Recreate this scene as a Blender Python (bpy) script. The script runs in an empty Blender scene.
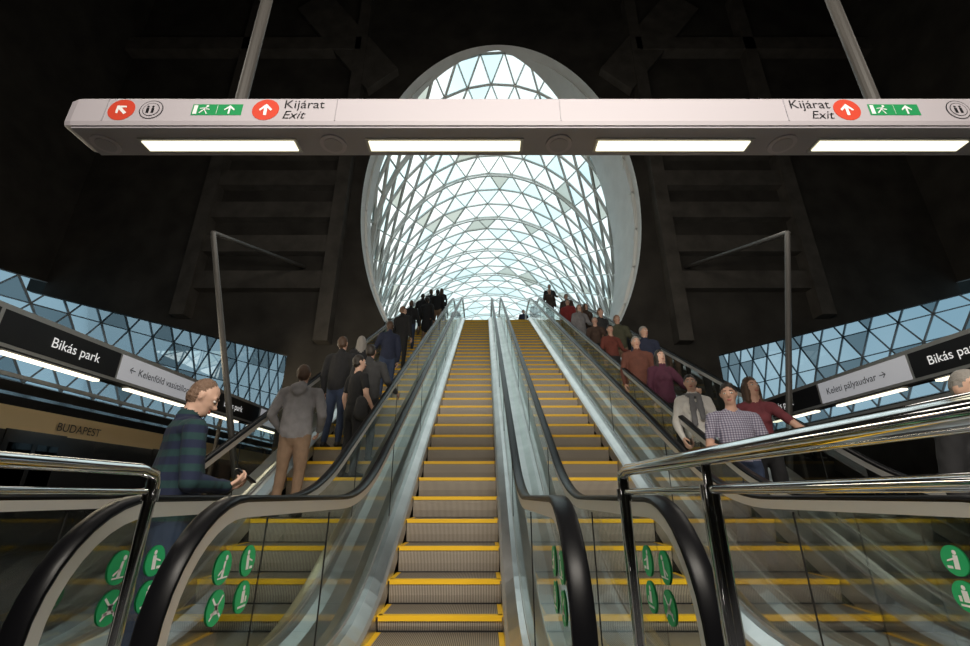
import bpy, math, random
import numpy as np
from mathutils import Vector, Matrix, noise
random.seed(7)
S = bpy.context.scene
S.view_settings.view_transform = 'Standard'
S.view_settings.look = 'None'
COL = S.collection
SL = math.tan(math.radians(30))

# ---------------------------------------------------------------- materials
def newmat(name):
    m = bpy.data.materials.new(name); m.use_nodes = True
    nt = m.node_tree
    return m, nt, nt.nodes['Principled BSDF']
def pbr(name, col, rough=.5, metal=0., emit=None, es=0., noise_amt=0., nscale=8., bump=0., spec=None):
    m, nt, b = newmat(name)
    b.inputs['Base Color'].default_value = (*col, 1)
    b.inputs['Roughness'].default_value = rough
    b.inputs['Metallic'].default_value = metal
    if spec is not None: b.inputs['Specular IOR Level'].default_value = spec
    if emit:
        b.inputs['Emission Color'].default_value = (*emit, 1)
        b.inputs['Emission Strength'].default_value = es
    if noise_amt > 0 or bump > 0:
        tc = nt.nodes.new('ShaderNodeTexCoord'); n = nt.nodes.new('ShaderNodeTexNoise')
        n.inputs['Scale'].default_value = nscale; n.inputs['Detail'].default_value = 4
        nt.links.new(tc.outputs['Object'], n.inputs['Vector'])
        if noise_amt > 0:
            r = nt.nodes.new('ShaderNodeValToRGB')
            r.color_ramp.elements[0].position = .3; r.color_ramp.elements[1].position = .7
            r.color_ramp.elements[0].color = tuple(max(0, c*(1-noise_amt)) for c in col)+(1,)
            r.color_ramp.elements[1].color = tuple(min(1, c*(1+noise_amt)) for c in col)+(1,)
            nt.links.new(n.outputs['Fac'], r.inputs['Fac']); nt.links.new(r.outputs['Color'], b.inputs['Base Color'])
        if bump > 0:
            bp = nt.nodes.new('ShaderNodeBump'); bp.inputs['Strength'].default_value = bump
            bp.inputs['Distance'].default_value = .02
            nt.links.new(n.outputs['Fac'], bp.inputs['Height']); nt.links.new(bp.outputs['Normal'], b.inputs['Normal'])
    return m
def stripes(name, ca, cb, axis, scale, pos=.5, rough=.8, metal=0., cc=None, axis2=None):
    m, nt, b = newmat(name)
    b.inputs['Roughness'].default_value = rough; b.inputs['Metallic'].default_value = metal
    tc = nt.nodes.new('ShaderNodeTexCoord')
    def band(ax, sc, p):
        w = nt.nodes.new('ShaderNodeTexWave'); w.bands_direction = ax
        w.inputs['Scale'].default_value = sc
        nt.links.new(tc.outputs['Object'], w.inputs['Vector'])
        r = nt.nodes.new('ShaderNodeValToRGB'); r.color_ramp.interpolation = 'LINEAR'
        r.color_ramp.elements[0].position = p-.08; r.color_ramp.elements[1].position = p+.08
        nt.links.new(w.outputs['Fac'], r.inputs['Fac']); return r
    r = band(axis, scale, pos)
    r.color_ramp.elements[0].color = (*ca, 1); r.color_ramp.elements[1].color = (*cb, 1)
    out = r.outputs['Color']
    if axis2:
        r2 = band(axis2, scale, pos)
        r2.color_ramp.elements[0].color = (*cc, 1); r2.color_ramp.elements[1].color = (1, 1, 1, 1)
        mx = nt.nodes.new('ShaderNodeMix'); mx.data_type = 'RGBA'; mx.blend_type = 'MULTIPLY'
        mx.inputs[0].default_value = 1
        nt.links.new(out, mx.inputs[6]); nt.links.new(r2.outputs['Color'], mx.inputs[7]); out = mx.outputs[2]
    nt.links.new(out, b.inputs['Base Color'])
    return m
def glassmat(name, tint, gloss=.08, rough=.02, k=.35):
    m = bpy.data.materials.new(name); m.use_nodes = True; nt = m.node_tree; nt.nodes.clear()
    o = nt.nodes.new('ShaderNodeOutputMaterial'); t = nt.nodes.new('ShaderNodeBsdfTransparent')
    g = nt.nodes.new('ShaderNodeBsdfGlossy'); mx = nt.nodes.new('ShaderNodeMixShader')
    fr = nt.nodes.new('ShaderNodeLayerWeight'); fr.inputs['Blend'].default_value = .25
    ma = nt.nodes.new('ShaderNodeMath'); ma.operation = 'MULTIPLY_ADD'
    ma.inputs[1].default_value = k; ma.inputs[2].default_value = gloss
    nt.links.new(fr.outputs['Fresnel'], ma.inputs[0])
    t.inputs['Color'].default_value = (*tint, 1); g.inputs['Roughness'].default_value = rough
    nt.links.new(ma.outputs[0], mx.inputs['Fac']); nt.links.new(t.outputs[0], mx.inputs[1])
    nt.links.new(g.outputs[0], mx.inputs[2]); nt.links.new(mx.outputs[0], o.inputs['Surface'])
    return m
def emis(name, col, st):
    return pbr(name, (.8, .8, .8), .5, 0, col, st)

M_steel = pbr('brushed_steel', (.66, .65, .64), .30, 1., noise_amt=.12, nscale=3)
M_chrome = pbr('chrome', (.80, .80, .81), .07, 1.)
M_chromeb = pbr('satin_chrome_guide', (.75, .74, .73), .45, .55)
M_rubber = pbr('black_rubber', (.004, .004, .005), .35, spec=.18)
M_rib = stripes('ribbed_step', (.06, .05, .04), (.38, .33, .27), 'X', 22, .45, .45, .2)
M_riser = stripes('ribbed_riser', (.12, .105, .085), (.54, .47, .39), 'X', 22, .4, .5, .1)
M_ribd = stripes('ribbed_step_dimmed', (.03, .03, .03), (.12, .11, .10), 'X', 22, .45, .45, .2)  # darkened step copy: dimness behind the glass layers painted into the colour
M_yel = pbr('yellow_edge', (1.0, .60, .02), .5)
M_yeld = pbr('yellow_edge_dimmed', (.16, .10, .02), .6)  # same yellow edge, painted darker to look dim on the far-right escalator
M_dark = pbr('dark_gap', (.01, .01, .01), .7)
M_glass = glassmat('balustrade_glass', (.74, .81, .78), .055, k=.35)
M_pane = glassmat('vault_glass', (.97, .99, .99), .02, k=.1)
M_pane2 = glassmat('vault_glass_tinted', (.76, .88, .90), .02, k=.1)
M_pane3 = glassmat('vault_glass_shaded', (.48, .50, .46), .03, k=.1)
M_spane = glassmat('side_glass', (.24, .33, .40), .03)
M_spane2 = glassmat('side_glass_dark', (.09, .13, .16), .03)
M_strut = pbr('white_steel_strut', (.88, .89, .87), .5)
M_sstrut = pbr('grey_strut', (.36, .39, .41), .5)
M_conc = pbr('dark_concrete', (.044, .040, .035), .9, noise_amt=.3, nscale=1.2, bump=.2, spec=.2)
M_conc2 = pbr('dark_concrete_rib', (.075, .068, .060), .9, noise_amt=.25, nscale=2, spec=.2)
M_col = pbr('dark_painted_steel', (.07, .065, .06), .5)
M_ring = pbr('light_concrete', (.85, .85, .84), .75, noise_amt=.05, nscale=2, bump=.1)
M_floor = pbr('granite_floor', (.05, .05, .052), .25, noise_amt=.3, nscale=30)
M_beam = pbr('sign_panel_grey', (.47, .435, .47), .45, .0)
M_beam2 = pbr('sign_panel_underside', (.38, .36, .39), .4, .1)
M_white = pbr('white_print', (.85, .85, .85), .5)
M_signw = pbr('emissive_sign_face', (.55, .55, .57), .5, 0, (.8, .82, .9), .22)  # emission added to lift the sign face, which came out too dark
M_signt = pbr('emissive_sign_letters', (.85, .85, .85), .5, 0, (1, 1, 1), .45)  # letters carry a small emission of their own
M_black = pbr('black_print', (.012, .012, .014), .4)
M_red = pbr('red_print', (.62, .06, .03), .5)
M_green = pbr('green_print', (.015, .28, .09), .5)
M_gstick = pbr('green_sticker', (.02, .42, .15), .5)
M_lamp = emis('lamp_diffuser', (1, .93, .66), 1.7)
M_lamp2 = emis('platform_lamp_diffuser', (1, .90, .68), 2.2)
M_cream = pbr('train_cream', (.66, .50, .28), .35, .0)
M_train = pbr('train_dark', (.02, .02, .022), .15)
M_trim = pbr('aluminium_trim', (.55, .54, .53), .35, .7)

# ---------------------------------------------------------------- mesh helper
class MB:
    def __init__(s): s.v = []; s.f = []; s.m = []; s.mats = []
    def mi(s, m):
        if m not in s.mats: s.mats.append(m)
        return s.mats.index(m)
    def add(s, vs, fs, mat):
        o = len(s.v); s.v += [tuple(v) for v in vs]; i = s.mi(mat)
        for f in fs: s.f.append(tuple(o+a for a in f)); s.m.append(i)
    def box(s, x0, x1, y0, y1, z0, z1, mat):
        vs = [(x, y, z) for z in (z0, z1) for y in (y0, y1) for x in (x0, x1)]
        s.add(vs, [(0, 2, 3, 1), (4, 5, 7, 6), (0, 1, 5, 4), (2, 6, 7, 3), (0, 4, 6, 2), (1, 3, 7, 5)], mat)
    def cyl(s, p0, p1, r, mat, n=14, r1=None, cap=True):
        p0 = Vector(p0); p1 = Vector(p1); r1 = r if r1 is None else r1
        a = (p1-p0).normalized(); u = a.orthogonal().normalized(); w = a.cross(u)
        vs = [p+(u*math.cos(2*math.pi*i/n)+w*math.sin(2*math.pi*i/n))*q for p, q in ((p0, r), (p1, r1)) for i in range(n)]
        fs = [(i, (i+1) % n, n+(i+1) % n, n+i) for i in range(n)]
        if cap: fs += [tuple(range(n))[::-1], tuple(range(n, 2*n))]
        s.add(vs, fs, mat)
    def sweep(s, rings, mat, closed=True, caps=True):
        n = len(rings[0]); vs = [p for r in rings for p in r]; fs = []
        for j in range(len(rings)-1):
            for i in range(n if closed else n-1):
                a = j*n+i; b = j*n+(i+1) % n
                fs.append((a, b, b+n, a+n))
        if closed and caps:
            fs.append(tuple(range(n))[::-1]); fs.append(tuple(range((len(rings)-1)*n, len(rings)*n)))
        s.add(vs, fs, mat)
    def tube(s, pts, r, mat, n=12):
        pts = [Vector(p) for p in pts]; rings = []
        up = None
        for i, p in enumerate(pts):
            a = (pts[min(i+1, len(pts)-1)]-pts[max(i-1, 0)]).normalized()
            u = a.orthogonal().normalized() if up is None else (up-a*up.dot(a)).normalized()
            up = u; w = a.cross(u)
            rings.append([p+(u*math.cos(2*math.pi*k/n)+w*math.sin(2*math.pi*k/n))*r for k in range(n)])
        s.sweep(rings, mat)
    def decal(s, O, U, V, pts, mat):
        O = Vector(O); U = Vector(U); V = Vector(V)
        s.add([O+U*a+V*b for a, b in pts], [tuple(range(len(pts)))], mat)
    def obj(s, name, parent=None, smooth=False, bevel=0):
        me = bpy.data.meshes.new(name); me.from_pydata(s.v, [], s.f)
        for m in s.mats: me.materials.append(m)
        me.polygons.foreach_set('material_index', s.m)
        me.update()
        if smooth: me.shade_smooth()
        o = bpy.data.objects.new(name, me); COL.objects.link(o)
        if smooth:
            try: me.set_sharp_from_angle(angle=math.radians(40))
            except Exception: pass
        if bevel:
            b = o.modifiers.new('bev', 'BEVEL'); b.width = bevel; b.segments = 2; b.limit_method = 'ANGLE'
        if parent: o.parent = parent
        return o
def empty(name):
    o = bpy.data.objects.new(name, None); COL.objects.link(o); return o
def text(name, body, size, O, rot, mat, parent, align='LEFT', shear=0, ext=.0):
    c = bpy.data.curves.new(name, 'FONT'); c.body = body; c.size = size; c.align_x = align
    c.align_y = 'CENTER'; c.shear = shear; c.extrude = ext
    c.materials.append(mat)
    o = bpy.data.objects.new(name, c); COL.objects.link(o); o.location = O; o.rotation_euler = rot; o.parent = parent
    return o
def disc(r, n=28, cx=0, cy=0): return [(cx+r*math.cos(2*math.pi*i/n), cy+r*math.sin(2*math.pi*i/n)) for i in range(n)]

# ---------------------------------------------------------------- layout numbers
AX = .50                                   # symmetry axis of the hall
YT = 4+8.4/SL                              # top of incline
def N(y):                                   # nosing line
    if y < 3.4: return 0.
    if y < 4.6: return SL*(y-3.4)**2/2.4
    if y < YT-.6: return SL*(y-4)
    if y < YT+.6: return 8.4-SL*(YT+.6-y)**2/2.4
    return 8.4
YS0 = 2.2
def tread(y):
    k = math.floor((y-YS0)/.4); return YS0+.4*k+.2, N(YS0+.4*k)
CX = {'a': -2.08, 'b': -.36, 'c': 1.36, 'd': 3.08}
HR = 1.035
def rail_path():
    P = []; r = .42; yc = 2.02; zc = HR-r
    P.append((yc+.35, zc-r, 0, -1))
    for i in range(0, 19):
        a = math.radians(270-10*i); P.append((yc+r*math.cos(a), zc+r*math.sin(a), math.cos(a), math.sin(a)))
    y = 2.4
    while y < 20.4:
        d = (N(y+.02)-N(y-.02))/.04; l = math.hypot(1, d)
        P.append((y, N(y)+HR, -d/l, 1/l))
        y += .12 if (y < 4.8 or y > 17.8) else .8
    for i in range(0, 19):
        a = math.radians(90-10*i); P.append((20.45+r*math.cos(a), 8.4+zc+r*math.sin(a), math.cos(a), math.sin(a)))
    return P
RP = rail_path()
YL = [1.75+.15*i for i in range(22)]+[5.2+1.2*i for i in range(11)]+[18+.15*i for i in range(20)]

def sticker(mb, x, y, z, kind):
    U = Vector((0, 1, 0)); V = Vector((0, 0, 1))
    for side in (-1, 1):
        mb.decal((x+side*.004, y, z), U, V, disc(.060), M_gstick)
        for p in ({0: [[(-.03, -.02), (.0, .0), (.004, -.006), (-.026, -.026)], disc(.009, 10, .012, .03), [(-.01, -.03), (.0, .02), (.012, .02), (.006, -.03)], [(-.03, -.035), (.035, -.035), (.035, -.03), (-.03, -.03)]],
                   1: [disc(.009, 10, -.01, .03), [(-.02, .02), (.0, .02), (.006, -.03), (-.016, -.03)], [(.0, .01), (.03, .0), (.03, -.006), (.0, .003)], [(.012, -.03), (.035, -.03), (.035, -.02), (.012, -.02)]],
                   2: [[(-.036, .03), (-.03, .036), (.036, -.03), (.03, -.036)], disc(.012, 12, .0, .0), [(-.03, -.02), (.02, -.02), (.02, -.012), (-.03, -.012)], [(-.036, -.03), (-.03, -.036), (.036, .03), (.03, .036)]],
                   3: [disc(.009, 10, .0, .03), [(-.012, .02), (.012, .02), (.012, -.02), (-.012, -.02)], [(-.03, -.036), (.03, -.036), (.03, -.028), (-.03, -.028)], [(.018, -.02), (.03, -.02), (.03, .0), (.018, .0)]]}[kind]):
            mb.decal((x+side*.006, y, z), U, V, [(1.1*a, 1.1*b) for a, b in p], M_white)

def escalator(key, outer_left, outer_right):
    cx = CX[key]; root = empty('escalator')
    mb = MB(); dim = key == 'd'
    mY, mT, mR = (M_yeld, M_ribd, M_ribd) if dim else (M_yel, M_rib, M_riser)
    k = 0
    while YS0+.4*k < 20.3:
        y = YS0+.4*k; z = N(y); zp = N(y-.4)
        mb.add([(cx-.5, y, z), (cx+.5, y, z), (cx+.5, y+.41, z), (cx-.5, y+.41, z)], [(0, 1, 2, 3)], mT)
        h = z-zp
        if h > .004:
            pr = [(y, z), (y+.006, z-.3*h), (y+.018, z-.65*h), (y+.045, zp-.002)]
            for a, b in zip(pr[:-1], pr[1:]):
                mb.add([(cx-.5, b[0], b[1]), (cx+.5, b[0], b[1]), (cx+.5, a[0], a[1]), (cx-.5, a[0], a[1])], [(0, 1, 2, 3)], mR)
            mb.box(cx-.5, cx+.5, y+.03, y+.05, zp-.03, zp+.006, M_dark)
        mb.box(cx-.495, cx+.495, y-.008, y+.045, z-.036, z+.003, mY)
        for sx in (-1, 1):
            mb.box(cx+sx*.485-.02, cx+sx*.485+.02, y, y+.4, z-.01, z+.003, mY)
        k += 1
    mb.obj('steps', root)
    mb = MB()
    mb.box(cx-.66, cx+.66, 1.0, 2.2, -.02, .012, M_steel); mb.box(cx-.5, cx+.5, 2.2, 2.34, 0, .02, M_yel)
    mb.box(cx-.66, cx+.66, 20.2, 22.0, 8.38, 8.412, M_steel)
    for sx in (-1, 1):
        def strip(prof, mat):
            mb.sweep([[(cx+sx*px, y, N(y)+pz) for px, pz in prof] for y in YL], mat, closed=False)
        strip([(.505, -.12), (.505, .055)], M_steel)
        strip([(.505, .055), (.53, .075)], M_trim)
        strip([(.53, .075), (.61, .125), (.655, .13)], M_steel)
        strip([(.655, .13), (.655, .155), (.675, .155), (.675, .13)], M_trim)
    for sx, isout in ((-1, outer_left), (1, outer_right)):
        w = .95 if isout else .862
        mb.sweep([[(cx+sx*.67, y, N(y)+.13), (cx+sx*.72, y, N(y)+.125), (cx+sx*.80, y, N(y)+.085), (cx+sx*w, y, N(y)+.085)] for y in YL], M_steel, closed=False)
        if isout:
            mb.sweep([[(cx+sx*w, y, N(y)+.085), (cx+sx*w, y, max(.0, N(y)-1.1)), (cx+sx*.3, y, max(.0, N(y)-1.1))] for y in YL], M_conc2, closed=False)
    mb.sweep([[(cx-.9, y, max(.0, N(y)-.4)-.005), (cx+.9, y, max(.0, N(y)-.4)-.005)] for y in YL], M_dark, closed=False)
    mb.obj('deck', root)
    for sx in (-1, 1):
        x = cx+sx*.66
        mb = MB()
        sec = [(-.034, -.010), (-.040, .0), (-.038, .010), (-.028, .018), (.028, .018), (.038, .010), (.040, .0), (.034, -.010)]
        mb.sweep([[(x+a, y+ny*b, z+nz*b) for a, b in sec] for y, z, ny, nz in RP], M_rubber)
        sec = [(-.026, -.070), (.026, -.070), (.034, -.010), (-.034, -.010)]
        mb.sweep([[(x+a, y+ny*b, z+nz*b) for a, b in sec] for y, z, ny, nz in RP], M_chromeb)
        mb.obj('handrail', root, smooth=True)
        g = MB()
        zc = HR-.42
        top = [(y-ny*.05, z-nz*.05) for y, z, ny, nz in RP]
        low = [p for p in top[1:20]]
        vs = [(x, 2.02, zc)]+[(x, a, b) for a, b in low]
        g.add(vs, [(0, i, i+1) for i in range(1, len(low))], M_glass)
        mid = [top[19]]+top[20:-19]
        vs = []
        for a, b in [(2.02, low[-1][1])]+mid: vs += [(x, a, b), (x, a, N(a)+.14 if a > 2.03 else .14)]
        g.add(vs, [(2*i, 2*i+1, 2*i+3, 2*i+2) for i in range(len(vs)//2-1)], M_glass)
        g.obj('glass_panel', root)
        st = MB()
        for i, (dy, dz) in enumerate([(0, 0), (.20, 0), (0, -.135), (.20, -.135)]):
            sticker(st, x, 1.97+dy, .79+dz, i)
        for y in [3.2, 5.2, 7.2, 9.2, 11.2, 13.2, 15.2, 17.2]:
            st.box(x-.004, x+.004, y-.004, y+.004, N(y)+.13, N(y)+.95, M_dark)
        st.obj('glass_fittings', root)
    return root
escalator('a', True, False); escalator('b', False, False); escalator('c', False, False); escalator('d', False, True)

# ---------------------------------------------------------------- barriers between escalators
def barrier(x, name='barrier_railing'):
    mb = MB(); zt = 1.123; yf = 1.73
    mb.tube([(x, yf, 0), (x, yf, .9), (x, yf, zt-.03), (x, yf-.01, zt), (x, yf-.08, zt+.012), (x, 1.0, zt+.010), (x, -.6, zt+.002)], .020, M_chrome)
    mb.tube([(x, yf-.03, zt-.060), (x, -.6, zt-.060)], .010, M_chrome)
    for y in (1.07, .3, -.5):
        mb.cyl((x, y, 0), (x, y, zt-.05), .020, M_chrome); mb.cyl((x, y, zt-.05), (x, y, zt), .010, M_chrome)
        mb.cyl((x, y, 0), (x, y, .015), .05, M_steel)
    mb.cyl((x, yf, 0), (x, yf, .015), .05, M_steel)
    mb.cyl((x, yf, zt-.09), (x, yf, zt-.05), .026, M_chrome)
    for z in (.25, .55):
        mb.tube([(x, yf, z), (x, -.6, z)], .011, M_chrome)
    mb.obj(name, smooth=True)
barrier(.50); barrier(-1.20)

# ---------------------------------------------------------------- overhead sign beam
root = empty('overhead_sign_beam')
mb = MB()
x0, x1 = -2.72, 3.72
sec = [(2.205, 3.235), (2.195, 3.26), (2.195, 3.44), (2.22, 3.47), (2.52, 3.47), (2.53, 3.40), (2.50, 3.26), (2.46, 3.235)]
rings = []
for x, sc in ((x0, .35), (x0+.015, .7), (x0+.05, .92), (x0+.10, 1), (x1-.10, 1), (x1-.05, .92), (x1-.015, .7), (x1, .35)):
    rings.append([(x, 2.36+(a-2.36)*sc, 3.35+(b-3.35)*sc) for a, b in sec])
mb.sweep(rings, M_beam)
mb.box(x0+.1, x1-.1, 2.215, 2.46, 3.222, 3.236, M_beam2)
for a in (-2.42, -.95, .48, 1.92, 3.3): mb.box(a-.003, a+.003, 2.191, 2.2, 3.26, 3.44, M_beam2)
for a, b in ((-2.245, -1.25), (-.762, .232), (.742, 1.735), (2.19, 3.16)):
    mb.box(a-.02, b+.02, 2.300, 2.425, 3.214, 3.224, M_trim)
    mb.box(a, b, 2.320, 2.405, 3.208, 3.216, M_lamp)
for a in (-2.5, -1.0, .487, 1.96):
    mb.cyl((a, 2.35, 3.21), (a, 2.35, 3.225), .085, M_beam, 24); mb.cyl((a, 2.35, 3.206), (a, 2.35, 3.212), .06, M_beam2, 24)
for a in (-1.69, 2.69): mb.cyl((a, 2.36, 3.46), (a, 2.36, 19.3), .04, M_col)
mb.obj('housing', root)
mb = MB(); U = Vector((1, 0, 0)); V = Vector((0, 0, 1)); Y = 2.193
def arrow(cx, cz, r, ang):
    mb.decal((cx, Y, cz), U, V, disc(r), M_red)
    pts = [(-.010, -.045), (.010, -.045), (.010, .014), (.034, -.010), (.042, .002), (0, .048), (-.042, .002), (-.034, -.010), (-.010, .014)]
    c, s_ = math.cos(ang), math.sin(ang)
    mb.decal((cx, Y-.0015, cz), U, V, [(a*c-b*s_, a*s_+b*c) for a, b in pts], M_white)
def ringicon(cx, cz):
    mb.decal((cx, Y, cz), U, V, disc(.076), M_black); mb.decal((cx, Y-.001, cz), U, V, disc(.070), M_beam)
    mb.decal((cx, Y-.002, cz), U, V, disc(.054), M_black); mb.decal((cx, Y-.003, cz), U, V, disc(.049), M_beam)
    for a in (-.02, .012): mb.decal((cx, Y-.004, cz), U, V, [(a-.008, -.03), (a+.010, -.03), (a+.010, .012), (a-.008, .012)], M_black); mb.decal((cx, Y-.004, cz), U, V, disc(.008, 10, a, .022), M_black)
def exitsign(cx, cz):
    mb.decal((cx, Y, cz), U, V, [(-.16, -.045), (.16, -.045), (.16, .045), (-.16, .045)], M_green)
    mb.decal((cx, Y-.002, cz), U, V, [(.0, -.036), (.002, -.036), (.002, .036), (.0, .036)], M_white)
    a = cx+.08
    mb.decal((a, Y-.002, cz), U, V, [(-.006, -.036), (.006, -.036), (.006, .012), (.03, -.008), (.034, .002), (0, .036), (-.034, .002), (-.03, -.008), (-.006, .012)], M_white)
    a = cx-.08
    mb.decal((a, Y-.002, cz), U, V, [(-.07, -.036), (-.045, -.036), (-.045, .036), (-.07, .036)], M_white)
    mb.decal((a, Y-.002, cz), U, V, disc(.009, 10, .016, .028), M_white)
    for p in ([(-.012, -.005), (.004, -.005), (.016, .018), (.0, .018)], [(.0, .012), (.034, .004), (.034, -.003), (.0, .004)], [(-.012, -.002), (-.004, -.006), (-.025, -.03), (-.033, -.026)], [(-.002, -.002), (.006, -.006), (.025, -.034), (.016, -.036)], [(-.03, .012), (-.004, .016), (-.004, .01), (-.03, .005)]):
        mb.decal((a, Y-.002, cz), U, V, p, M_white)
zc = 3.35
arrow(-2.32, zc, .086, math.radians(45)); ringicon(-2.13, zc); exitsign(-1.71, zc); arrow(-1.40, zc, .086, 0)
arrow(2.31, zc, .086, 0); exitsign(2.61, zc); ringicon(3.02, zc); arrow(3.22, zc, .086, -.78)
mb.obj('pictograms', root)
R = (math.pi/2, 0, 0)
text('label_kijarat', 'Kijárat', .098, (-1.29, Y, 3.392), R, M_black, root)
text('label_exit', 'Exit', .092, (-1.29, Y, 3.305), R, M_black, root, shear=.25)
text('label_kijarat_b', 'Kijárat', .098, (2.21, Y, 3.392), R, M_black, root, 'RIGHT')
text('label_exit_b', 'Exit', .092, (2.21, Y, 3.305), R, M_black, root, 'RIGHT', shear=.25)

# ---------------------------------------------------------------- hall shell
mb = MB(); mb.box(-14, 15, -8, 36, -.2, 0, M_floor); mb.obj('floor')
mb = MB(); mb.box(AX-8.5, AX+8.5, 20.45, 54, 8.1, 8.38, M_floor); mb.obj('floor_upper_landing')
EA, EB, ECZ, YW = 4.43, 6.74, 10.05, 12.0
a0 = -40
def ell(a, k=1., kb=None):
    return (AX+EA*k*math.cos(math.radians(a)), ECZ+EB*(kb or k)*math.sin(math.radians(a)))
cu = bpy.data.curves.new('w', 'CURVE'); cu.dimensions = '2D'; cu.fill_mode = 'BOTH'; cu.extrude = .10
def spl(pts):
    s = cu.splines.new('POLY'); s.points.add(len(pts)-1)
    for p, q in zip(s.points, pts): p.co = (q[0], q[1], 0, 1)
    s.use_cyclic_u = True
hole = [ell(a0+2.6*i*1.) for i in range(0, 101)]
hx = 3.42
outer = [(AX+hx, 0.02), (AX+6, 0.02), (AX+6, 4.7), (AX+14, 6.7), (AX+14, 20), (AX-14, 20), (AX-14, 6.7), (AX-6, 4.7), (AX-6, .02), (AX-hx, .02)]
spl(outer+hole[::-1])
o = bpy.data.objects.new('tmp', cu); COL.objects.link(o)
o.rotation_euler = (math.pi/2, 0, 0); o.location = (0, YW+.10, 0)
bpy.context.view_layer.update()
me = bpy.data.meshes.new_from_object(o.evaluated_get(bpy.context.evaluated_depsgraph_get()))
me.transform(o.matrix_world); bpy.data.objects.remove(o)
me.materials.clear(); me.materials.append(M_conc); me.name = 'wall_opening'
w = bpy.data.objects.new('wall_front', me); COL.objects.link(w)
mb = MB()
for sx in (-1, 1):
    for z in (6.9, 8.1, 9.3, 10.5, 11.7):
        mb.box(AX+min(sx*5.1, sx*8.9), AX+max(sx*5.1, sx*8.9), YW-.30, YW, z-.28, z+.28, M_conc2)
    for xx in (5.0, 9.1):
        mb.box(AX+sx*xx-.2, AX+sx*xx+.2, YW-.4, YW, 5.0+.25*max(0, xx-6), 19, M_conc2)
    for z in (13.4, 16.4):
        mb.box(AX+min(sx*5, sx*13.5), AX+max(sx*5, sx*13.5), YW-.4, YW, z-.3, z+.3, M_conc2)
    # oblique facets running up from the opening to the ceiling
    mb.sweep([[(AX+sx*3.6, YW-.05, 15.2), (AX+sx*4.6, YW-.05, 14.2), (AX+sx*4.6, YW-.35, 14.2), (AX+sx*3.6, YW-.35, 15.2)],
              [(AX+sx*6.6, YW-.05, 19.3), (AX+sx*7.6, YW-.05, 18.3), (AX+sx*7.6, YW-.35, 18.3), (AX+sx*6.6, YW-.35, 19.3)]], M_conc2)
mb.obj('ceiling_coffer_ribs')
mb = MB()
angs = [a0+2.6*i for i in range(101)]
def depthk(a):                          # reveal is thin at the crown, deep at the flanks
    c = math.cos(math.radians(a)); return .12+(2.7 if c > 0 else .8)*abs(c)**1.3
def rring(f, k): return [(ell(a, k)[0], YW-.02+f*depthk(a), ell(a, k)[1]) for a in angs]
mb.sweep([rring(0, 1.0), rring(.5, .99), rring(1, .98), rring(1.05, 1.0)], M_ring, closed=False)
mb.obj('opening_concrete_ring', smooth=True)
mb = MB(); mb.box(-13.5, 14.5, -8, 12.3, 19.4, 19.7, M_conc)
for y in (2, 8): mb.box(-13.5, 14.5, y-.3, y+.3, 18.9, 19.4, M_conc2)
mb.obj('ceiling')
mb = MB()
def wb(dx): return 4.7+max(0, dx-6)*.25
for sx in (-1, 1):
    xs = [4.6, 6, 8, 10, 12, 14]
    ys = [12.15, 16, 20, 24, 28, 32, 36]
    mb.sweep([[(AX+sx*x, y, wb(x)+.25+.31*(y-12.15)) for x in xs] for y in ys], M_conc, closed=False)
mb.obj('ceiling_side_aisles')
mb = MB(); mb.box(-13.6, 14.6, -8.2, -8, 0, 19.7, M_conc); mb.obj('wall_back')
mb = MB(); mb.box(-13.6, 14.6, 36, 36.2, 0, 8.1, M_conc)
for sx in (-1, 1): mb.box(min(AX+sx*4.6, AX+sx*14), max(AX+sx*4.6, AX+sx*14), 36, 36.2, 8.1, 13, M_conc)
mb.obj('wall_far')
mb = MB()
for sx in (-1, 1):
    a, b = AX+sx*3.52, AX+sx*5.0
    ys = [12.3+.8*i for i in range(11)]
    mb.sweep([[(a, y, N(y)+.1), (b, y, N(y)+.1), (b, y, N(y)-1.), (a, y, N(y)-1.)] for y in ys], M_conc2)
mb.obj('wall_escalator_kerb')
def sidewall(sx, nm):
    X = AX+sx*13.5; top = lambda y: 4.75+.183*y
    mb = MB()
    ys = [-8, 4, 12, 20, 36]
    vs = []
    for y in ys: vs += [(X, y, top(max(y, 4))), (X, y, 19.7), (X, y, 4.0), (X, y, 0)]
    fs = []
    for i in range(len(ys)-1):
        o = 4*i; fs += [(o, o+1, o+5, o+4), (o+2, o+3, o+7, o+6)]
        if i == 0: fs.append((o, o+2, o+6, o+4))
    mb.add(vs, fs, M_conc); mb.obj('wall_'+nm)
    g = MB(); nr = 4; st = 1.2
    grid = []
    j = 0; y = 4.
    while y < 36:
        row = []
        for i in range(nr+1):
            yy = min(36, y+(st/2 if i % 2 else 0)); row.append((X+sx*(-.02), yy, 4.0+(top(yy)-4.0)*i/nr))
        grid.append(row); y += st; j += 1
    V_ = [p for r in grid for p in r]; n = nr+1; F = []
    for j in range(len(grid)-1):
        for i in range(nr):
            a, b, c, d = j*n+i, j*n+i+1, (j+1)*n+i+1, (j+1)*n+i
            F += [(a, b, d), (b, c, d)] if i % 2 == 0 else [(a, b, c), (a, c, d)]
    for f in F: g.add([V_[i] for i in f], [(0, 1, 2)], M_spane if random.random() < .7 else M_spane2)
    root = empty('window_side_lattice'); g.obj('panes', root)
    me = bpy.data.meshes.new('lat'); me.from_pydata(V_, [], F); me.materials.append(M_sstrut)
    o = bpy.data.objects.new('lattice', me); COL.objects.link(o); o.parent = root
    wm = o.modifiers.new('w', 'WIREFRAME'); wm.thickness = .10; wm.use_even_offset = False
sidewall(-1, 'left'); sidewall(1, 'right')

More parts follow.
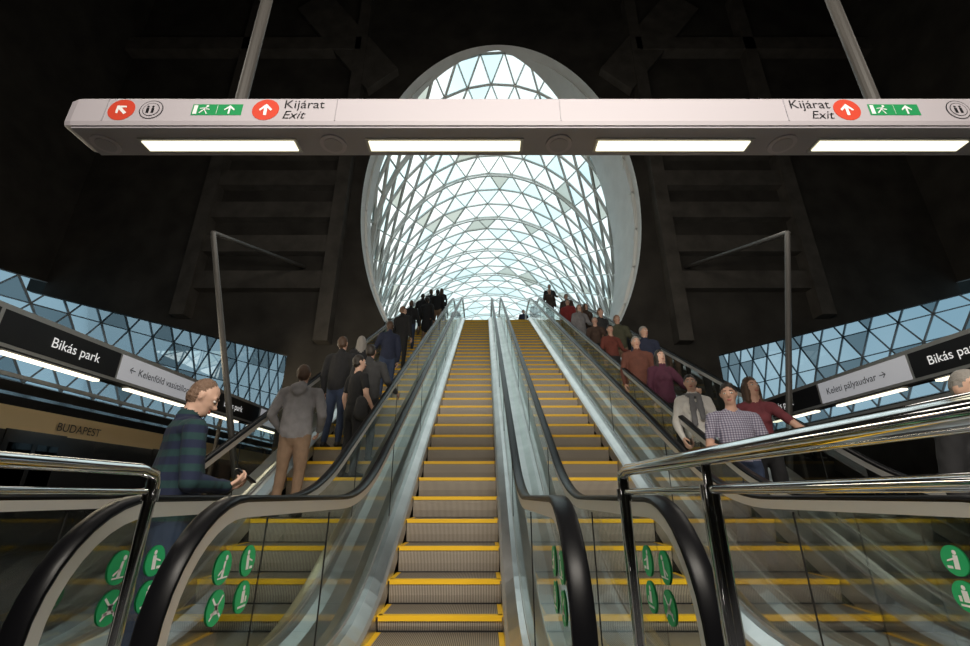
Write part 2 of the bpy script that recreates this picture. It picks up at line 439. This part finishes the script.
# ---------------------------------------------------------------- glass vault
nA = 22; st = 1.5; M_ = 26; Y0 = YW+.3
def vell(a, y, k=1.):
    t = max(0, (y-40)/12.); sc = math.sqrt(max(.03, 1-t*t))*k
    ea = 4.40+.20*min(24, y-Y0); eb = 6.75+.07*min(24, y-Y0)
    return (AX+ea*sc*math.cos(math.radians(a)), y, ECZ+eb*sc*math.sin(math.radians(a)))
V_ = []; F = []
for j in range(M_):
    y = Y0+st*j
    for i in range(nA+1):
        V_.append(vell(-42+264*(i+(.5 if j % 2 else 0)-.25)/nA, y))
n = nA+1
for j in range(M_-1):
    for i in range(nA):
        a, b, c, d = j*n+i, j*n+i+1, (j+1)*n+i+1, (j+1)*n+i
        F += [(a, b, d), (b, c, d)] if j % 2 == 0 else [(a, b, c), (a, c, d)]
root = empty('glass_vault')
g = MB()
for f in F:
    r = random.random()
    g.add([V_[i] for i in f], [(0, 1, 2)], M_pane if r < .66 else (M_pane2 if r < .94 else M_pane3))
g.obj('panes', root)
me = bpy.data.meshes.new('lat'); me.from_pydata(V_, [], F); me.materials.append(M_strut)
o = bpy.data.objects.new('lattice_frame', me); COL.objects.link(o); o.parent = root
wm = o.modifiers.new('w', 'WIREFRAME'); wm.thickness = .15; wm.use_even_offset = False
mb = MB()
for j in range(2, M_, 3):
    y = Y0+st*j
    mb.tube([vell(a, y, .975) for a in range(-40, 221, 6)], .05, M_strut, 8)
mb.obj('arch_ribs', root, smooth=True)

# ---------------------------------------------------------------- platform signs
def platform_sign(X, sx, segs, nm):
    root = empty('platform_sign_band')
    mb = MB(); f = -sx
    mb.box(min(X, X+sx*.18), max(X, X+sx*.18), 2.0, 30, 2.76, 3.31, M_trim)
    for y0, y1, m in segs:
        mb.box(min(X+f*.004, X), max(X+f*.004, X), y0, y1, 2.83, 3.24, m)
    y = 1.1
    while y < 28:
        mb.box(min(X+f*.05, X-f*.05), max(X+f*.05, X-f*.05), y, y+1.5, 2.695, 2.725, M_lamp2)
        y += 2.1
    mb.box(X-.08, X+.08, 2, 30, 2.735, 2.76, M_dark)
    mb.box(X-.02-sx*.02, X+.02-sx*.02, 2, 30, 2.45, 2.50, M_trim)
    for y in (4.4, 10.5): mb.box(X+sx*.1-.03, X+sx*.1+.03, y-.03, y+.03, 0, 2.8, M_conc2)
    mb.obj('band', root)
    return root
RL = (math.pi/2, 0, math.pi/2); RR = (math.pi/2, 0, -math.pi/2)
r = platform_sign(-6., -1, [(2.2, 5.15, M_black), (5.2, 7.12, M_black), (7.16, 9.9, M_signw), (9.95, 12, M_black), (12.1, 16, M_signw)], 'l')
text('station_name', 'Bikás park', .20, (-5.985, 5.9, 3.03), RL, M_signt, r)
text('direction', '← Kelenföld vasútállomás', .175, (-5.985, 7.35, 3.03), RL, M_black, r)
text('station_name_b', 'Bikás park', .20, (-5.985, 10.3, 3.03), RL, M_signt, r)
r = platform_sign(7., 1, [(2.2, 5.2, M_black), (5.25, 7.15, M_black), (7.2, 9.3, M_signw), (9.35, 11.4, M_black), (11.5, 15, M_signw)], 'r')
text('station_name', 'Bikás park', .20, (6.985, 6.85, 3.03), RR, M_signt, r)
text('direction', 'Keleti pályaudvar →', .18, (6.985, 9.1, 3.03), RR, M_black, r)
text('station_name_b', 'Bikás park', .20, (6.985, 11.0, 3.03), RR, M_signt, r)
for xb, xt in ((-3.55, -5.26), (4.5, 5.85)):
    mb = MB()
    mb.cyl((xb, 7.5, .0), (xt, 7.5, 5.8), .05, M_col, 16); mb.cyl((xb, 7.5, 0), (xb, 7.5, .04), .12, M_steel, 20)
    mb.cyl((xt, 7.5, 5.8), (xt*1.02, YW-.1, 7.4), .05, M_col, 16)
    mb.obj('steel_column')

# ---------------------------------------------------------------- train
root = empty('metro_train')
mb = MB(); X = -9.
sec = [(X, .15), (X, 2.3), (X-.03, 2.66), (X-2.67, 2.66), (X-2.7, 2.3), (X-2.7, .15)]
sec2 = [(X-.03, 2.66), (X-.12, 2.86), (X-.5, 3.0), (X-2.2, 3.0), (X-2.58, 2.86), (X-2.67, 2.66)]
y = 3.
for c in range(2):
    ya, yb = y+16.3*c, y+16.3*c+16
    mb.sweep([[(a, yy, b) for a, b in sec] for yy in (ya, yb)], M_cream)
    mb.sweep([[(a, yy, b) for a, b in sec2] for yy in (ya, yb)], M_train)
    mb.box(X, X+.012, ya+.1, yb-.1, .5, 2.22, M_train)
    for k in range(4):
        yd = ya+1.6+k*4
        mb.box(X+.005, X+.03, yd, yd+1.3, .2, 2.24, M_train); mb.box(X+.03, X+.036, yd+.12, yd+.6, .9, 2.0, M_spane2); mb.box(X+.03, X+.036, yd+.7, yd+1.18, .9, 2.0, M_spane2)
    mb.box(X+.002, X+.01, ya, yb, .15, .5, M_train)
mb.box(X-2.5, X-.2, 3.2, 35, .0, .2, M_dark)
mb.obj('carriages', root)
text('logo', 'BUDAPEST', .24, (X+.014, 9.6, 2.40), RL, M_black, root)

# ---------------------------------------------------------------- people
def prim_mesh(p0, a0, b0, p1, a1, b1, side, ns=14):
    ax = (p1-p0); L = ax.length; ax = ax/L if L > 1e-6 else Vector((0, 0, 1))
    s = side-ax*side.dot(ax)
    s = s.normalized() if s.length > 1e-3 else ax.orthogonal().normalized()
    f = ax.cross(s)
    vs = []; 
    R0, R1 = (a0+b0)/2, (a1+b1)/2
    seq = [(p0-ax*R0*math.sin(math.radians(t)), math.cos(math.radians(t))*a0, math.cos(math.radians(t))*b0) for t in (75, 50, 25, 0)]
    seq += [(p1+ax*R1*math.sin(math.radians(t)), math.cos(math.radians(t))*a1, math.cos(math.radians(t))*b1) for t in (0, 25, 50, 75)]
    for c, a, b in seq:
        for i in range(ns):
            t = 2*math.pi*i/ns; vs.append(c+s*math.cos(t)*a+f*math.sin(t)*b)
    n = len(vs); vs += [p0-ax*R0, p1+ax*R1]
    fs = [(j*ns+i, j*ns+(i+1) % ns, (j+1)*ns+(i+1) % ns, (j+1)*ns+i) for j in range(7) for i in range(ns)]
    fs += [(n, (i+1) % ns, i) for i in range(ns)]+[(n+1, 7*ns+i, 7*ns+(i+1) % ns) for i in range(ns)]
    return vs, fs, (np.array(p0), np.array(ax), L, np.array(s), np.array(f), a0, b0, a1, b1)
SKIN = [pbr('skin_a', (.58, .34, .25), .55), pbr('skin_b', (.64, .40, .30), .55), pbr('skin_c', (.48, .28, .20), .55)]
M_eye = pbr('eye_white', (.7, .68, .65), .3); M_iris = pbr('eye_iris', (.03, .02, .015), .2); M_lips = pbr('lips', (.42, .15, .12), .5)
M_shoe = pbr('shoe_leather', (.03, .025, .022), .5)
X_ = Vector((1, 0, 0)); 
def person(name, x, y, z, rot, H=1.75, top=None, pants=None, hair=None, skin=None, shoe=None, arms=None, sex='m', jacket=False, short=False,
           longhair=False, thin=False, hood=False, bag=None, scarf=None, headyaw=0, headpitch=0, vox=.022, phone=False, legs=None, wide=1., skirtcoat=False):
    mats = {'skin': skin or SKIN[0], 'hair': hair, 'top': top, 'pants': pants, 'shoe': shoe or M_shoe, 'bag': bag or M_black, 'scarf': scarf or M_white,
            'eye': M_eye, 'iris': M_iris, 'lips': M_lips, 'phone': M_black}
    prims = []; extra = []
    def P(p0, a0, b0, p1, a1, b1, lab, side=X_): prims.append((Vector(p0), a0, b0, Vector(p1), a1, b1, Vector(side), lab))
    f = sex == 'f'; W = wide*(.92 if f else 1.); J = .012 if jacket else 0.
    hipw = .165 if not f else .172
    P((0, 0, .90), hipw*wide, .115, (0, 0, .95), hipw*.97*wide, .115, 'pants')
    hz = .90 if jacket else .97
    P((0, 0, hz+.04), .160*wide+J, .118+J, (0, 0, 1.10), (.135 if f else .152)*wide+J, .105*wide+J, 'top')
    P((0, 0, 1.10), (.135 if f else .152)*wide+J, .105*wide+J, (0, 0, 1.27), .152*W+J, .108+J, 'top')
    P((0, 0, 1.27), .152*W+J, .108+J, (0, -.01, 1.36), .150*W+J, .090+J, 'top')
    if skirtcoat: P((0, 0, .62), .19, .15, (0, 0, .95), .175, .13, 'top')
    if f:
        for s in (-1, 1): P((s*.065, .07, 1.27), .055, .05, (s*.065, .08, 1.25), .052, .05, 'top')
    P((-.135*W, -.01, 1.405), .062+J, .062+J, (.135*W, -.01, 1.405), .062+J, .062+J, 'top', (0, 1, 0))
    P((-.05, -.015, 1.44), .05, .055, (.05, -.015, 1.44), .05, .055, 'top', (0, 1, 0))
    P((0, -.01, 1.44), .052, .056, (0, .012, 1.56), .050, .055, 'skin')
    if jacket: P((0, -.012, 1.465), .066, .07, (0, -.008, 1.49), .064, .068, 'top')
    if hood: P((-.05, -.10, 1.44), .06, .05, (.05, -.10, 1.44), .06, .05, 'top', (0, 0, 1)); P((0, -.09, 1.47), .085, .05, (0, -.12, 1.40), .07, .04, 'top')
    if scarf:
        for i in range(10):
            t0, t1 = 2*math.pi*i/10, 2*math.pi*(i+1)/10
            P((.08*math.cos(t0), .08*math.sin(t0), 1.475-.02*math.sin(t0)), .028, .03, (.08*math.cos(t1), .08*math.sin(t1), 1.475-.02*math.sin(t1)), .028, .03, 'scarf')
        P((.05, .12, 1.45), .035, .016, (.06, .15, 1.08), .04, .014, 'scarf'); P((-.04, .12, 1.45), .035, .016, (-.05, .15, 1.15), .04, .014, 'scarf')
    legs = legs or {}
    for s, k in ((-1, 'l'), (1, 'r')):
        kx, ky, kz = legs.get('k'+k, (s*.10, .015, .49)); fx, fy, fz = legs.get('a'+k, (s*.11, -.02, .085))
        P((s*.085, 0, .90), .092*wide, .095, (kx, ky, kz), .064, .066, 'pants'); P((kx, ky, kz), .064, .066, (fx, fy, fz+.03), .048, .050, 'pants')
        P((fx, fy-.03, fz-.04), .042, .04, (fx+s*.015, fy+.15, fz-.05), .043, .030, 'shoe'); P((fx, fy, fz-.03), .04, .04, (fx, fy, fz+.03), .04, .04, 'shoe')
    arms = arms or {}
    for s, k in ((-1, 'l'), (1, 'r')):
        sh = Vector((s*.178*W, -.01, 1.395)); el = Vector(arms.get('e'+k, (s*.235*W, -.03, 1.12))); wr = Vector(arms.get('w'+k, (s*.24*W, .05, .875)))
        ll = 'skin' if short else 'top'
        if short:
            md = sh.lerp(el, .62); P(sh, .060, .060, md, .056, .056, 'top'); P(md, .043, .043, el, .040, .040, 'skin')
        else: P(sh, .058+J, .058+J, el, .045+J*.8, .045+J*.8, 'top')
        P(el, (.039 if short else .045+J*.8), (.039 if short else .045+J*.8), wr, (.026 if short else .034+J*.4), (.026 if short else .034+J*.4), ll)
        d = (wr-el).normalized(); hd = Vector(arms.get('h'+k, tuple(d))).normalized()
        nrm = Vector(arms.get('n'+k, (-s, 0, 0))); nrm = (nrm-hd*nrm.dot(hd)).normalized()
        sd = hd.cross(nrm)
        if sd.y < 0 and abs(hd.y) < .8: sd = -sd
        if 't'+k in arms: sd = Vector(arms['t'+k]); sd = (sd-hd*sd.dot(hd)-nrm*sd.dot(nrm)).normalized()
        P(wr, .026, .024, wr+hd*.03, .028, .020, 'skin', sd); P(wr+hd*.03, .034, .017, wr+hd*.085, .038, .014, 'skin', sd)
        curl = arms.get('c'+k, .45)
        for i, ln in enumerate((.92, 1.05, 1.0, .80)):
            p = wr+hd*.085+sd*(.029-.0195*i); ang = curl*.6
            pts = [p]
            for seg in (.042, .027, .022):
                dd = hd*math.cos(ang)+nrm*math.sin(ang); p = p+dd*seg*ln; pts.append(p); ang += curl
            extra.append((pts, [.0095, .009, .0082, .0068], 'skin'))
        p = wr+hd*.025+sd*.03; dd = (hd*.65+sd*.65+nrm*.25).normalized(); pts = [p, p+dd*.038]
        dd = (hd*.9+sd*.15+nrm*.35*(1+curl)).normalized(); pts += [pts[-1]+dd*.032, pts[-1]+dd*.055]
        extra.append((pts, [.013, .011, .0095, .0075], 'skin'))
    if bag:
        P((.20, -.05, 1.02), .05, .10, (.20, -.05, .84), .055, .12, 'bag'); P((.19, -.02, 1.02), .014, .02, (-.10, -.02, 1.46), .014, .02, 'bag')
    hm = Matrix.Translation((0, .005, 1.53)) @ Matrix.Rotation(math.radians(headyaw), 4, 'Z') @ Matrix.Rotation(math.radians(-headpitch), 4, 'X') @ Matrix.Translation((0, -.005, -1.53))
    hR = hm.to_3x3()
    def HP(p0, a0, b0, p1, a1, b1, lab, side=X_): P(hm @ Vector(p0), a0, b0, hm @ Vector(p1), a1, b1, lab, hR @ Vector(side))
    HP((0, -.005, 1.640), .073, .090, (0, -.008, 1.665), .071, .086, 'skin')
    HP((0, .035, 1.60), .058, .058, (0, .052, 1.560), .036, .036, 'skin')
    HP((0, .015, 1.58), .058, .06, (0, .04, 1.565), .046, .045, 'skin')
    HP((0, .086, 1.640), .008, .010, (0, .103, 1.608), .014, .012, 'skin')
    HP((-.04, .068, 1.662), .014, .012, (.04, .068, 1.662), .014, .012, 'skin', (0, 1, 0))
    for s in (-1, 1): HP((s*.077, -.005, 1.645), .008, .018, (s*.075, .0, 1.615), .007, .012, 'skin', X_)
    if thin: HP((0, -.028, 1.668), .077, .080, (0, -.026, 1.682), .073, .076, 'hair'); HP((0, -.038, 1.625), .074, .064, (0, -.033, 1.66), .077, .070, 'hair')
    else: HP((0, -.018, 1.665), .080, .089, (0, -.014, 1.680), .076, .086, 'hair'); HP((0, -.035, 1.62), .074, .066, (0, -.03, 1.66), .078, .075, 'hair')
    if longhair:
        HP((0, -.05, 1.64), .085, .06, (0, -.075, 1.42), .085, .04, 'hair')
        for s in (-1, 1): HP((s*.07, .0, 1.64), .025, .05, (s*.075, .01, 1.47), .022, .04, 'hair')
    vs = []; fs = []; info = []
    for pr in prims:
        v, f_, inf = prim_mesh(*pr[:7]); o = len(vs); vs += v; fs += [tuple(o+i for i in q) for q in f_]; info.append((inf, pr[7]))
    me = bpy.data.meshes.new('t'); me.from_pydata([tuple(v) for v in vs], [], fs); ob = bpy.data.objects.new('t', me); COL.objects.link(ob)
    rm = ob.modifiers.new('r', 'REMESH'); rm.mode = 'VOXEL'; rm.voxel_size = vox
    sm = ob.modifiers.new('s', 'SMOOTH'); sm.factor = .5; sm.iterations = 2 if vox < .016 else 1
    dg = bpy.context.evaluated_depsgraph_get(); dg.update()
    m2 = bpy.data.meshes.new_from_object(ob.evaluated_get(dg)); bpy.data.objects.remove(ob); bpy.data.meshes.remove(me)
    nv = len(m2.vertices); co = np.empty(nv*3); m2.vertices.foreach_get('co', co); co = co.reshape(-1, 3)
    FS = [tuple(p.vertices) for p in m2.polygons]
    nrmv = np.empty(nv*3); m2.vertices.foreach_get('normal', nrmv); nrmv = nrmv.reshape(-1, 3)
    fc = np.array([co[list(q)].mean(axis=0) for q in FS])
    labs = ['skin', 'hair', 'top', 'pants', 'shoe', 'bag', 'scarf', 'eye', 'iris', 'lips', 'phone']
    def label(pts):
        best = np.full(len(pts), 1e9); lab = np.zeros(len(pts), int)
        for (p0, ax, L, s, f_, a0, b0, a1, b1), l in info:
            d = pts-p0; t = np.clip(d@ax, 0, L); u = t/max(L, 1e-6); a = a0+(a1-a0)*u; b = b0+(b1-b0)*u
            e = d-np.outer(t, ax)
            nn = np.sqrt((e@s/a)**2+(e@f_/b)**2+(e@ax/((a+b)/2))**2); sd = (nn-1)*np.minimum(a, b)
            k = sd < best; best[k] = sd[k]; lab[k] = labs.index(l)
        return lab
    fl = label(fc)
    if vox < .018:
        vl = label(co)
        for i in range(nv):
            if vl[i] in (2, 3, 6):
                p = Vector(co[i]); q = Vector((p.x*9, p.y*9, p.z*5+x*3))
                d = noise.noise(q)*.011+noise.noise(q*2.7)*.005
                co[i] += nrmv[i]*d
            elif vl[i] == 1:
                co[i] += nrmv[i]*noise.noise(Vector(co[i])*60)*.004
    verts = [tuple(c) for c in co]; faces = list(FS); mi = list(fl)
    def addtube(pts, rr, lab, ns=8):
        pts = [Vector(p) for p in pts]; o = len(verts); u = None
        for i, p in enumerate(pts):
            a = (pts[min(i+1, len(pts)-1)]-pts[max(i-1, 0)]).normalized()
            u = a.orthogonal().normalized() if u is None else (u-a*u.dot(a)).normalized(); w_ = a.cross(u)
            for k in range(ns): verts.append(tuple(p+(u*math.cos(2*math.pi*k/ns)+w_*math.sin(2*math.pi*k/ns))*rr[i]))
        verts.append(tuple(pts[-1]+(pts[-1]-pts[-2]).normalized()*rr[-1]*.8)); tip = len(verts)-1
        for j in range(len(pts)-1):
            for k in range(ns): faces.append((o+j*ns+k, o+j*ns+(k+1) % ns, o+(j+1)*ns+(k+1) % ns, o+(j+1)*ns+k)); mi.append(labs.index(lab))
        for k in range(ns): faces.append((o+(len(pts)-1)*ns+k, o+(len(pts)-1)*ns+(k+1) % ns, tip)); mi.append(labs.index(lab))
    for pts, rr, lab in extra: addtube(pts, rr, lab)
    def addprim(p0, a0, b0, p1, a1, b1, lab, side=X_):
        v, f_, _ = prim_mesh(Vector(p0), a0, b0, Vector(p1), a1, b1, Vector(side), 8); o = len(verts)
        verts.extend(tuple(q) for q in v); faces.extend(tuple(o+i for i in q) for q in f_); mi.extend([labs.index(lab)]*len(f_))
    for s in (-1, 1):
        E = hm @ Vector((s*.030, .076, 1.642)); E2 = hm @ Vector((s*.030, .0835, 1.642)); S_ = hR @ Vector((0, 1, 0))
        addprim(E-hR@Vector((.005, 0, 0)), .010, .008, E+hR@Vector((.005, 0, 0)), .010, .008, 'eye', S_)
        addprim(E2, .005, .005, E2+hR@Vector((0, .001, 0)), .005, .005, 'iris')
        addprim(hm@Vector((s*.016, .083, 1.667)), .004, .004, hm@Vector((s*.046, .073, 1.668)), .003, .003, 'hair')
    addprim(hm@Vector((-.018, .088, 1.578)), .005, .005, hm@Vector((.018, .088, 1.578)), .005, .005, 'lips', hR@Vector((0, 1, 0)))
    addprim(hm@Vector((-.012, .089, 1.570)), .005, .006, hm@Vector((.012, .089, 1.570)), .005, .006, 'lips', hR@Vector((0, 1, 0)))
    if phone:
        o = len(verts); R_ = Matrix.Rotation(math.radians(-35), 3, 'X')
        c = Vector(phone)
        for a in (-.036, .036):
            for b in (-.072, .072):
                for d in (-.005, .005): verts.append(tuple(c+R_@Vector((a, b, d))))
        for q in ((0, 1, 3, 2), (4, 6, 7, 5), (0, 4, 5, 1), (2, 3, 7, 6), (0, 2, 6, 4), (1, 5, 7, 3)): faces.append(tuple(o+i for i in q)); mi.append(10)
    k = H/1.75
    mesh = bpy.data.meshes.new(name); mesh.from_pydata([(a*k, b*k, c*k) for a, b, c in verts], [], faces)
    for l in labs: mesh.materials.append(mats[l] or M_black)
    mesh.polygons.foreach_set('material_index', mi); mesh.shade_smooth(); mesh.update()
    bpy.data.meshes.remove(m2)
    ob = bpy.data.objects.new(name, mesh); COL.objects.link(ob); ob.location = (x, y, z); ob.rotation_euler = (0, 0, math.radians(rot))
    return ob

H_blond = pbr('hair_reddish_grey', (.20, .12, .08), .6, bump=.8, nscale=60); H_dk = pbr('hair_dark', (.02, .014, .01), .5, bump=.5, nscale=60)
H_br = pbr('hair_brown', (.07, .035, .018), .5, bump=.5, nscale=60); H_gr = pbr('hair_grey', (.25, .23, .21), .6, bump=.5, nscale=60)
def cl(n, c, **k): return pbr('cloth_'+n, c, .85, bump=.15, nscale=14, noise_amt=.12)
C_sweater = stripes('sweater_striped', (.010, .016, .045), (.012, .042, .045), 'Z', 3.6, .55, .9)
C_plaid = stripes('shirt_plaid', (.22, .22, .30), (.44, .43, .52), 'X', 13, .5, .8, 0, (.55, .48, .55), 'Z')
C_white = stripes('cardigan_pattern', (.50, .47, .44), (.88, .86, .83), 'Z', 22, .35, .9)
C_hoodie = cl('hoodie_grey', (.24, .23, .24)); C_khaki = cl('khaki', (.24, .155, .10)); C_blk = cl('black', (.012, .012, .014)); C_navy = cl('navy', (.015, .02, .045))
C_jeans = cl('jeans', (.03, .045, .09)); C_char = cl('charcoal', (.04, .04, .042)); C_burg = cl('burgundy', (.13, .03, .02)); C_purp = cl('purple', (.07, .015, .035))
C_rust = cl('rust', (.13, .045, .03)); C_scarf = cl('scarf', (.16, .16, .17)); C_wine = cl('wine_blouse', (.15, .03, .04)); C_teal = cl('teal', (.02, .08, .09))
C_red = cl('red', (.25, .03, .03)); C_olive = cl('olive', (.06, .06, .035)); C_tan = cl('tan', (.16, .115, .08)); C_brown = cl('brown', (.06, .035, .025))

def onstep(x, y): yc, z = tread(y); return x, yc, z+.004
person('man_with_phone', -1.87, 2.88, 0.02, -44, 1.75, C_sweater, C_jeans, H_blond, SKIN[1], vox=.010, wide=1.25, headpitch=28, headyaw=-22, jacket=True, thin=True,
       arms={'er': (.31, .0, 1.10), 'wr': (.16, .23, 1.08), 'hr': (-.25, .8, .25), 'nr': (-.3, .0, 1), 'tr': (-.3, .3, 1), 'cr': .7,
             'el': (-.29, .02, 1.12), 'wl': (-.02, .26, 1.08), 'hl': (.3, .85, .1), 'nl': (.5, 0, 1), 'cl': .6}, phone=(.10, .36, 1.15))
x, y, z = onstep(-2.31, 5.6)
person('man_in_hooded_sweatshirt', x, y, z, 4, 1.80, C_hoodie, C_khaki, H_br, vox=.013, jacket=True, hood=True, wide=1.15,
       arms={'er': (.30, -.04, 1.13), 'wr': (.23, .13, .98), 'el': (-.30, -.04, 1.13), 'wl': (-.23, .12, .98)})
x, y, z = onstep(-1.85, 6.25)
person('woman_in_black_tshirt', x, y, z, -35, 1.72, C_blk, C_blk, H_dk, SKIN[1], vox=.014, short=True, sex='f', headyaw=-20, bag=C_char,
       arms={'er': (.24, -.02, 1.13), 'wr': (.22, .14, .95)})
x, y, z = onstep(-2.39, 7.1); person('man_in_dark_jacket', x, y, z, -10, 1.82, C_blk, C_jeans, H_br, vox=.016, jacket=True, wide=1.08)
x, y, z = onstep(-1.80, 7.0); person('man_in_grey_jacket', x, y, z, -8, 1.78, C_char, C_blk, H_dk, vox=.016, jacket=True, wide=1.18,
       arms={'er': (.30, .0, 1.16), 'wr': (.36, .24, 1.05)})
x, y, z = onstep(2.60, 5.45)
person('woman_in_white_cardigan', x, y, z, 172, 1.68, C_white, C_char, H_dk, SKIN[1], vox=.013, sex='f', jacket=True, scarf=C_scarf, headyaw=-15, bag=C_blk,
       arms={'el': (-.24, .02, 1.13), 'wl': (-.14, .20, 1.05), 'er': (.24, -.02, 1.12), 'wr': (.22, .10, .92)})
x, y, z = onstep(2.62, 4.75)
person('man_in_plaid_shirt', x, y, z, 175, 1.84, C_plaid, C_jeans, H_dk, SKIN[0], vox=.012, short=True, wide=1.15, headyaw=-25, headpitch=8,
       arms={'er': (.27, .0, 1.12), 'wr': (.10, .24, 1.06), 'el': (-.27, .02, 1.13), 'wl': (-.22, .28, 1.10), 'hl': (-.1, 1, .1)})
x, y, z = onstep(3.12, 5.1)
person('woman_in_wine_blouse', x, y, z, 165, 1.78, C_wine, C_blk, H_br, SKIN[0], vox=.013, short=True, sex='f', longhair=True, headyaw=18,
       arms={'er': (.22, .0, 1.12), 'wr': (.12, .2, 1.02), 'el': (-.36, .08, 1.15), 'wl': (-.52, .24, 1.02), 'hl': (-.3, .9, -.1), 'nl': (0, 0, -1), 'cl': .4})
x, y, z = onstep(2.75, 6.7)
person('woman_in_purple_coat', x, y, z, 185, 1.70, C_purp, C_blk, H_dk, SKIN[1], vox=.016, sex='f', jacket=True, longhair=True,
       arms={'el': (-.3, .05, 1.15), 'wl': (-.36, .25, 1.05)})
x, y, z = onstep(2.68, 7.5)
person('man_in_rust_jacket', x, y, z, 175, 1.74, C_rust, C_blk, H_gr, vox=.016, jacket=True, wide=1.15)
person('man_in_black_jacket', 2.74, 2.50, 0.02, 170, 1.70, C_blk, C_char, H_gr, SKIN[1], vox=.014, jacket=True)
tops = [C_blk, C_char, C_navy, C_olive, C_burg, C_tan, C_teal, C_red, C_brown, C_hoodie, C_blk, C_char, C_navy, C_brown]
hairs = [H_dk, H_br, H_gr, H_blond, H_dk, H_br]
def crowd(lst, rot, dark):
    for i, (x, y) in enumerate(lst):
        z = 8.4
        if y < 20.2: x, y, z = onstep(x, y)
        f = random.random() < .45
        person('commuter', x, y, z, rot+random.uniform(-25, 25), random.uniform(1.60, 1.74) if f else random.uniform(1.68, 1.82),
               random.choice([C_blk, C_char, C_navy, C_blk, C_navy, C_hoodie] if dark else tops), random.choice([C_blk, C_jeans, C_char, C_khaki]), random.choice(hairs),
               random.choice(SKIN), vox=.024, sex='f' if f else 'm', longhair=f and random.random() < .6, jacket=random.random() < .7,
               headyaw=random.uniform(-35, 35), skirtcoat=random.random() < .15, wide=random.uniform(1, 1.12),
               arms={'wr': (.26, .12, .92), 'er': (.25, -.03, 1.13)} if random.random() < .5 else {'el': (-.27, .02, 1.15), 'wl': (-.30, .24, 1.05)})
crowd([(-2.30, 7.9), (-2.07, 9.0), (-2.2, 11.2), (-2.35, 13.4), (-1.95, 13.8), (-2.3, 15.0), (-1.85, 15.8), (-2.2, 16.9), (-1.9, 18.1), (-2.1, 20.6), (-1.5, 21.3)], 0, True)
crowd([(3.15, 8.4), (2.72, 9.2), (3.15, 9.9), (2.72, 10.6), (3.1, 11.4), (2.72, 12.1), (3.1, 12.9), (2.72, 13.7), (3.0, 15.3), (2.7, 17.0), (2.9, 18.5), (2.5, 20.6), (2.0, 21.6)], 180, False)

# ---------------------------------------------------------------- lights
def area(name, loc, rot, sx, sy, power, col=(1, .93, .82)):
    l = bpy.data.lights.new(name, 'AREA'); l.shape = 'RECTANGLE'; l.size = sx; l.size_y = sy; l.energy = power; l.color = col
    o = bpy.data.objects.new(name, l); COL.objects.link(o); o.location = loc; o.rotation_euler = tuple(math.radians(a) for a in rot); return o
area('fill_light_hall', (.5, -1.5, 4.5), (52, 0, 0), 4, 1.0, 390)  # added fill from behind the camera, no fixture modelled
area('fill_light_left', (-4.5, 5, 6.5), (0, -18, 0), 1, 6, 50)  # added side fill for the left escalators, not a fitted lamp
area('fill_light_right', (5.5, 5, 6.5), (0, 18, 0), 1, 6, 50)  # added side fill for the right escalators, not a fitted lamp
area('fill_light_train', (-6.6, 9, 3.6), (0, -62, 0), .5, 10, 160, (1, .85, .6))  # added fill meant for the train band, besides the platform strips
area('fill_light_ceiling', (.5, 3, 3.7), (150, 0, 0), 6, .6, 170)  # added fill so the dark wall and ceiling stay visible, no real fitting
w = bpy.data.worlds.new('sky'); S.world = w; w.use_nodes = True; nt = w.node_tree
bg = nt.nodes['Background']; tc = nt.nodes.new('ShaderNodeTexCoord'); nz = nt.nodes.new('ShaderNodeTexNoise'); nz.inputs['Scale'].default_value = 2.2; nz.inputs['Detail'].default_value = 5
rp = nt.nodes.new('ShaderNodeValToRGB'); rp.color_ramp.elements[0].position = .38; rp.color_ramp.elements[1].position = .62
rp.color_ramp.elements[0].color = (.58, .74, .78, 1); rp.color_ramp.elements[1].color = (.86, .94, .92, 1)
nt.links.new(tc.outputs['Generated'], nz.inputs['Vector']); nt.links.new(nz.outputs['Fac'], rp.inputs['Fac']); nt.links.new(rp.outputs['Color'], bg.inputs['Color'])
bg.inputs['Strength'].default_value = 1.55
c = bpy.data.cameras.new('cam'); c.lens = 450/970*36; c.sensor_width = 36; c.clip_start = .05; c.clip_end = 300
o = bpy.data.objects.new('camera', c); COL.objects.link(o); o.location = (0, 0, 1.05); o.rotation_euler = (math.radians(111), 0, 0)
S.camera = o
